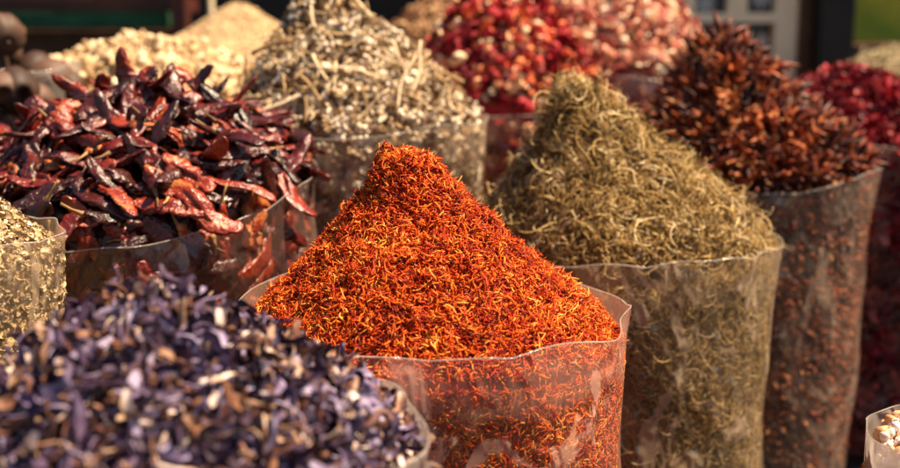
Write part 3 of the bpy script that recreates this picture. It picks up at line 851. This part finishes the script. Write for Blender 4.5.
# ---- brown bark bag, back middle; straw heap, back right ---------------------------------------
Nk = Sack(-0.02, 2.85, 0.725, 0.20, 67, wob=.006, taper=.03)
Nk.setheap((0, 0), [(0, .13), (.4, .09), (1, -.02)], .006)
Nk.bag('clear plastic bag of brown bark chips at the back, left of the red rosebuds', film_mat('film_bark', .12, .4, (.62, .48, .38), 10, 5.9))
heap_stuff(Nk, 'bark_heap', 'heap of brown bark chips at the top edge, left of the red rosebuds', 'spice heap', [t_chip(R_(1100+k), .04, .007, .002) for k in range(10)], M_brown, 1800, 900, .5, 1.0, .008, .008, seed=19)
Ok = Sack(1.16, 2.95, 0.62, 0.24, 68, wob=.006, taper=.03)
Ok.setheap((0, 0), [(0, .10), (.4, .08), (1, -.02)], .006)
Ok.bag('clear plastic bag of pale straw behind the crimson flowers, far right', film_mat('film_straw', .12, .4, (.62, .55, .40), 10, 6.9))
heap_stuff(Ok, 'straw_heap', 'heap of pale straw stalks behind the crimson flowers at the right edge', 'herb heap', [t_chip(R_(1130+k), .05, .002, .001) for k in range(10)], M_flake, 4200, 600, .5, 1.0, .010, .006, seed=20)

# ---- small low bag, lower right corner -----------------------------------------------------------
E = Sack(0.492, 1.04, 0.405, 0.092, 73, ecc=.03, wob=.006, taper=.02)
E.setheap((0.01, 0), [(0, .012), (.5, .006), (1, -.016)], .003, m=.018, ms=.018)
E.bag('small clear plastic bag in the lower right corner with a thick milky rim', film_mat('film_small', .35, .6, (.66, .58, .52), 12, 3.1))
heap_stuff(E, 'lump_heap', 'white and orange brown lumps in the small bag in the lower right corner', 'spice heap', [t_cluster(R_(1160+k), .010) for k in range(8)]+[t_lump(R_(1170+k), .008, rough=.8) for k in range(5)]+[t_ribbon(R_(1180+k), .02, .005) for k in range(4)], M_rock, 420, 300, .7, 1.0, .006, .004, seed=22, depth=.2)

# ================================================================== BACKGROUND
M_creamwood = plain('cream_wood', (.86, .68, .42), (.92, .76, .50), 6, .5)
M_darkpane = plain('dark_glass', (.010, .013, .018), (.03, .035, .045), 3, .15, bump=.0, spec=.5)
M_motif = plain('pale_motif', (.35, .34, .32), (.6, .58, .55), 30, .5)
M_brownwood = plain('brown_wood', (.05, .022, .010), (.11, .05, .022), 9, .5)
M_black = plain('black_post', (.006, .005, .005), (.012, .010, .009), 9, .6)
M_steel = plain('blue_grey_metal', (.22, .25, .32), (.34, .37, .45), 12, .35, .3)
M_redwood = plain('dark_red_wood', (.035, .008, .005), (.09, .022, .012), 7, .55)
M_greencloth = plain('green_cloth', (.008, .05, .018), (.02, .09, .035), 12, .8)
M_wall = plain('dark_back_wall', (.012, .009, .007), (.030, .020, .014), 3, .8)
# green to yellow cloth panel
M_panel, nt, N, L, P_ = nodes('green_yellow_cloth')
tc = N.new('ShaderNodeTexCoord'); sx = N.new('ShaderNodeSeparateXYZ'); L.new(tc.outputs['Object'], sx.inputs[0])
wv = N.new('ShaderNodeTexNoise'); wv.inputs['Scale'].default_value = 9; L.new(tc.outputs['Object'], wv.inputs['Vector'])
mm = N.new('ShaderNodeMath'); mm.operation = 'MULTIPLY_ADD'; L.new(sx.outputs['Z'], mm.inputs[0]); mm.inputs[1].default_value = 2.2; L.new(wv.outputs['Fac'], mm.inputs[2])
rp = ramp(N, [(.35, (.10, .20, .012)), (.75, (.34, .33, .02)), (1, (.55, .42, .03))]); L.new(mm.outputs[0], rp.inputs[0]); L.new(rp.outputs[0], P_.inputs['Base Color']); P_.inputs['Roughness'].default_value = .8

def W(px, py, Y):
    """world x, z of what is seen at a photo pixel at depth Y (measuring aid)"""
    a = math.atan((py-234)/FPX)+PITCH
    zc = Y*math.cos(PITCH)+Y*math.tan(a)*math.sin(PITCH)
    return (px-450)/FPX*zc, CAM[2]-Y*math.tan(a)

V, T = box(-6, 6, 5.0, 5.2, 0, 3.2)
tag(link(bpy.data.objects.new('back_wall', mesh_tris('back_wall', V, T, M_wall, False))), 'dark wall far behind the spice bags', 'wall')

def part(name, V, T, mat, parent):
    return link(bpy.data.objects.new(name, mesh_tris(name, V, T, mat, False)), parent)

# display cabinet: cream frame with dark panes that carry small pale motifs
YC = 3.4
cab = empty('display_cabinet', (0.90, YC+.2, 0)); tag(cab, 'cream framed cabinet with dark glass panes and small pale motifs, top right', 'cabinet')
ox, oy = 0.90, YC+.2
x0, x1 = W(676, 20, YC)[0]-ox, W(800, 20, YC)[0]-ox
zb = 0.35; zt = 1.35
za, zb1 = W(700, 23, YC)[1], W(700, 13, YC)[1]           # bar between the two rows
bars = [box(x0, x0+.055, -.2, -.15, zb, zt), box(x1-.07, x1, -.2, -.15, zb, zt), box(x0+.055, x1-.07, -.2, -.155, za, zb1),
        box(x0+.055, x1-.07, -.2, -.155, zt-.06, zt), box(x0+.055, x1-.07, -.2, -.155, zb, zb+.06)]
xm = W(738, 10, YC)[0]-ox
bars.append(box(xm-.028, xm+.028, -.198, -.157, zb1, zt-.06))
bars.append(box(x0+.055, x1-.07, -.198, -.157, zb1+.27, zb1+.31))
v, f = join(bars); part('frame', v, f, M_creamwood, cab)
part('carcass', *box(x0, x1, -.14, .2, 0, zt), M_brownwood, cab)
for (a, b, c, d) in ((x0+.055, xm-.028, zb1, zt-.06), (xm+.028, x1-.07, zb1, zt-.06), (x0+.055, x1-.07, zb+.06, za)):
    pn = part('pane', *box(a, b, -.150, -.144, c, d), M_darkpane, cab)
def motif(cx, cz, s):
    parts_ = []
    for k in range(8):
        a = k*math.pi/4
        P = np.array([(cx+math.cos(a)*s*t, -.153, cz+math.sin(a)*s*t) for t in (.15, .6, 1)])
        parts_.append(tube(P, [s*.12, s*.24, s*.05], 6, .3, nrm=(0, 1, 0)))
    return join(parts_)
for (px, py, s) in ((709, 4, .030), (766, -1, .028), (735, 42, .026), (766, 42, .026)):
    X, Z = W(px, py, YC)
    v, f = motif(X-ox, Z, s); part('motif', v, f, M_motif, cab)

def boxthing(name, label, cat, px0, px1, py0, py1, Y, depth, mat, z0=None, z1=None, bev=None):
    X0, Z1 = W(px0, py0, Y); X1, Z0 = W(px1, py1, Y)
    if z0 is not None: Z0 = z0
    if z1 is not None: Z1 = z1
    cx, cz = (X0+X1)/2, Z0
    o = bpy.data.objects.new(name, None)
    v, f = box(X0-cx, X1-cx, 0, depth, 0, Z1-Z0)
    me = mesh_tris(name, v, f, mat, False)
    o = bpy.data.objects.new(name, me); link(o); o.location = (cx, Y, cz)
    m = o.modifiers.new('bevel', 'BEVEL'); m.width = 0.004; m.segments = 2
    return tag(o, label, cat)
boxthing('wooden_jamb', 'narrow brown wooden upright just right of the cream cabinet', 'post', 801, 811, 0, 60, 3.38, .12, M_brownwood, 0, 1.6)
boxthing('metal_strip', 'thin blue grey upright strip between the cabinet and the black post', 'post', 811.6, 822, 0, 60, 3.4, .04, M_steel, 0, 1.6)
boxthing('black_post', 'wide black post left of the green and yellow cloth', 'post', 823, 853, 0, 60, 3.3, .15, M_black, 0, 1.7)
boxthing('cloth_panel', 'green and yellow cloth panel in the top right corner', 'cloth', 856, 960, 0, 43, 3.45, .02, M_panel, None, 1.5)
boxthing('wooden_ledge', 'dark brown wooden ledge under the green and yellow cloth', 'ledge', 854, 980, 45, 62, 3.42, .25, M_brownwood)
# shelf at the back left
boxthing('shelf_board', 'dark red wooden shelf board across the top left', 'shelf', -120, 184, -2, 12, 3.3, .2, M_redwood)
boxthing('green_runner', 'dark green cloth strip below the red shelf in the top left', 'cloth', -120, 168, 13, 27, 3.25, .10, M_greencloth)
boxthing('wooden_post', 'dark red wooden post at the right end of the shelf', 'post', 168, 188, -40, 60, 3.2, .06, M_redwood, 0, 1.4)
boxthing('pale_post', 'thin pale cream post behind the sandy powder cone', 'post', 206, 214, -40, 60, 3.3, .03, M_creamwood, 0, 1.4)
boxthing('low_screen', 'dark brown screen closing the stall behind the back bags', 'screen', -200, 660, 30, 200, 3.6, .03, M_brownwood, 0, None)
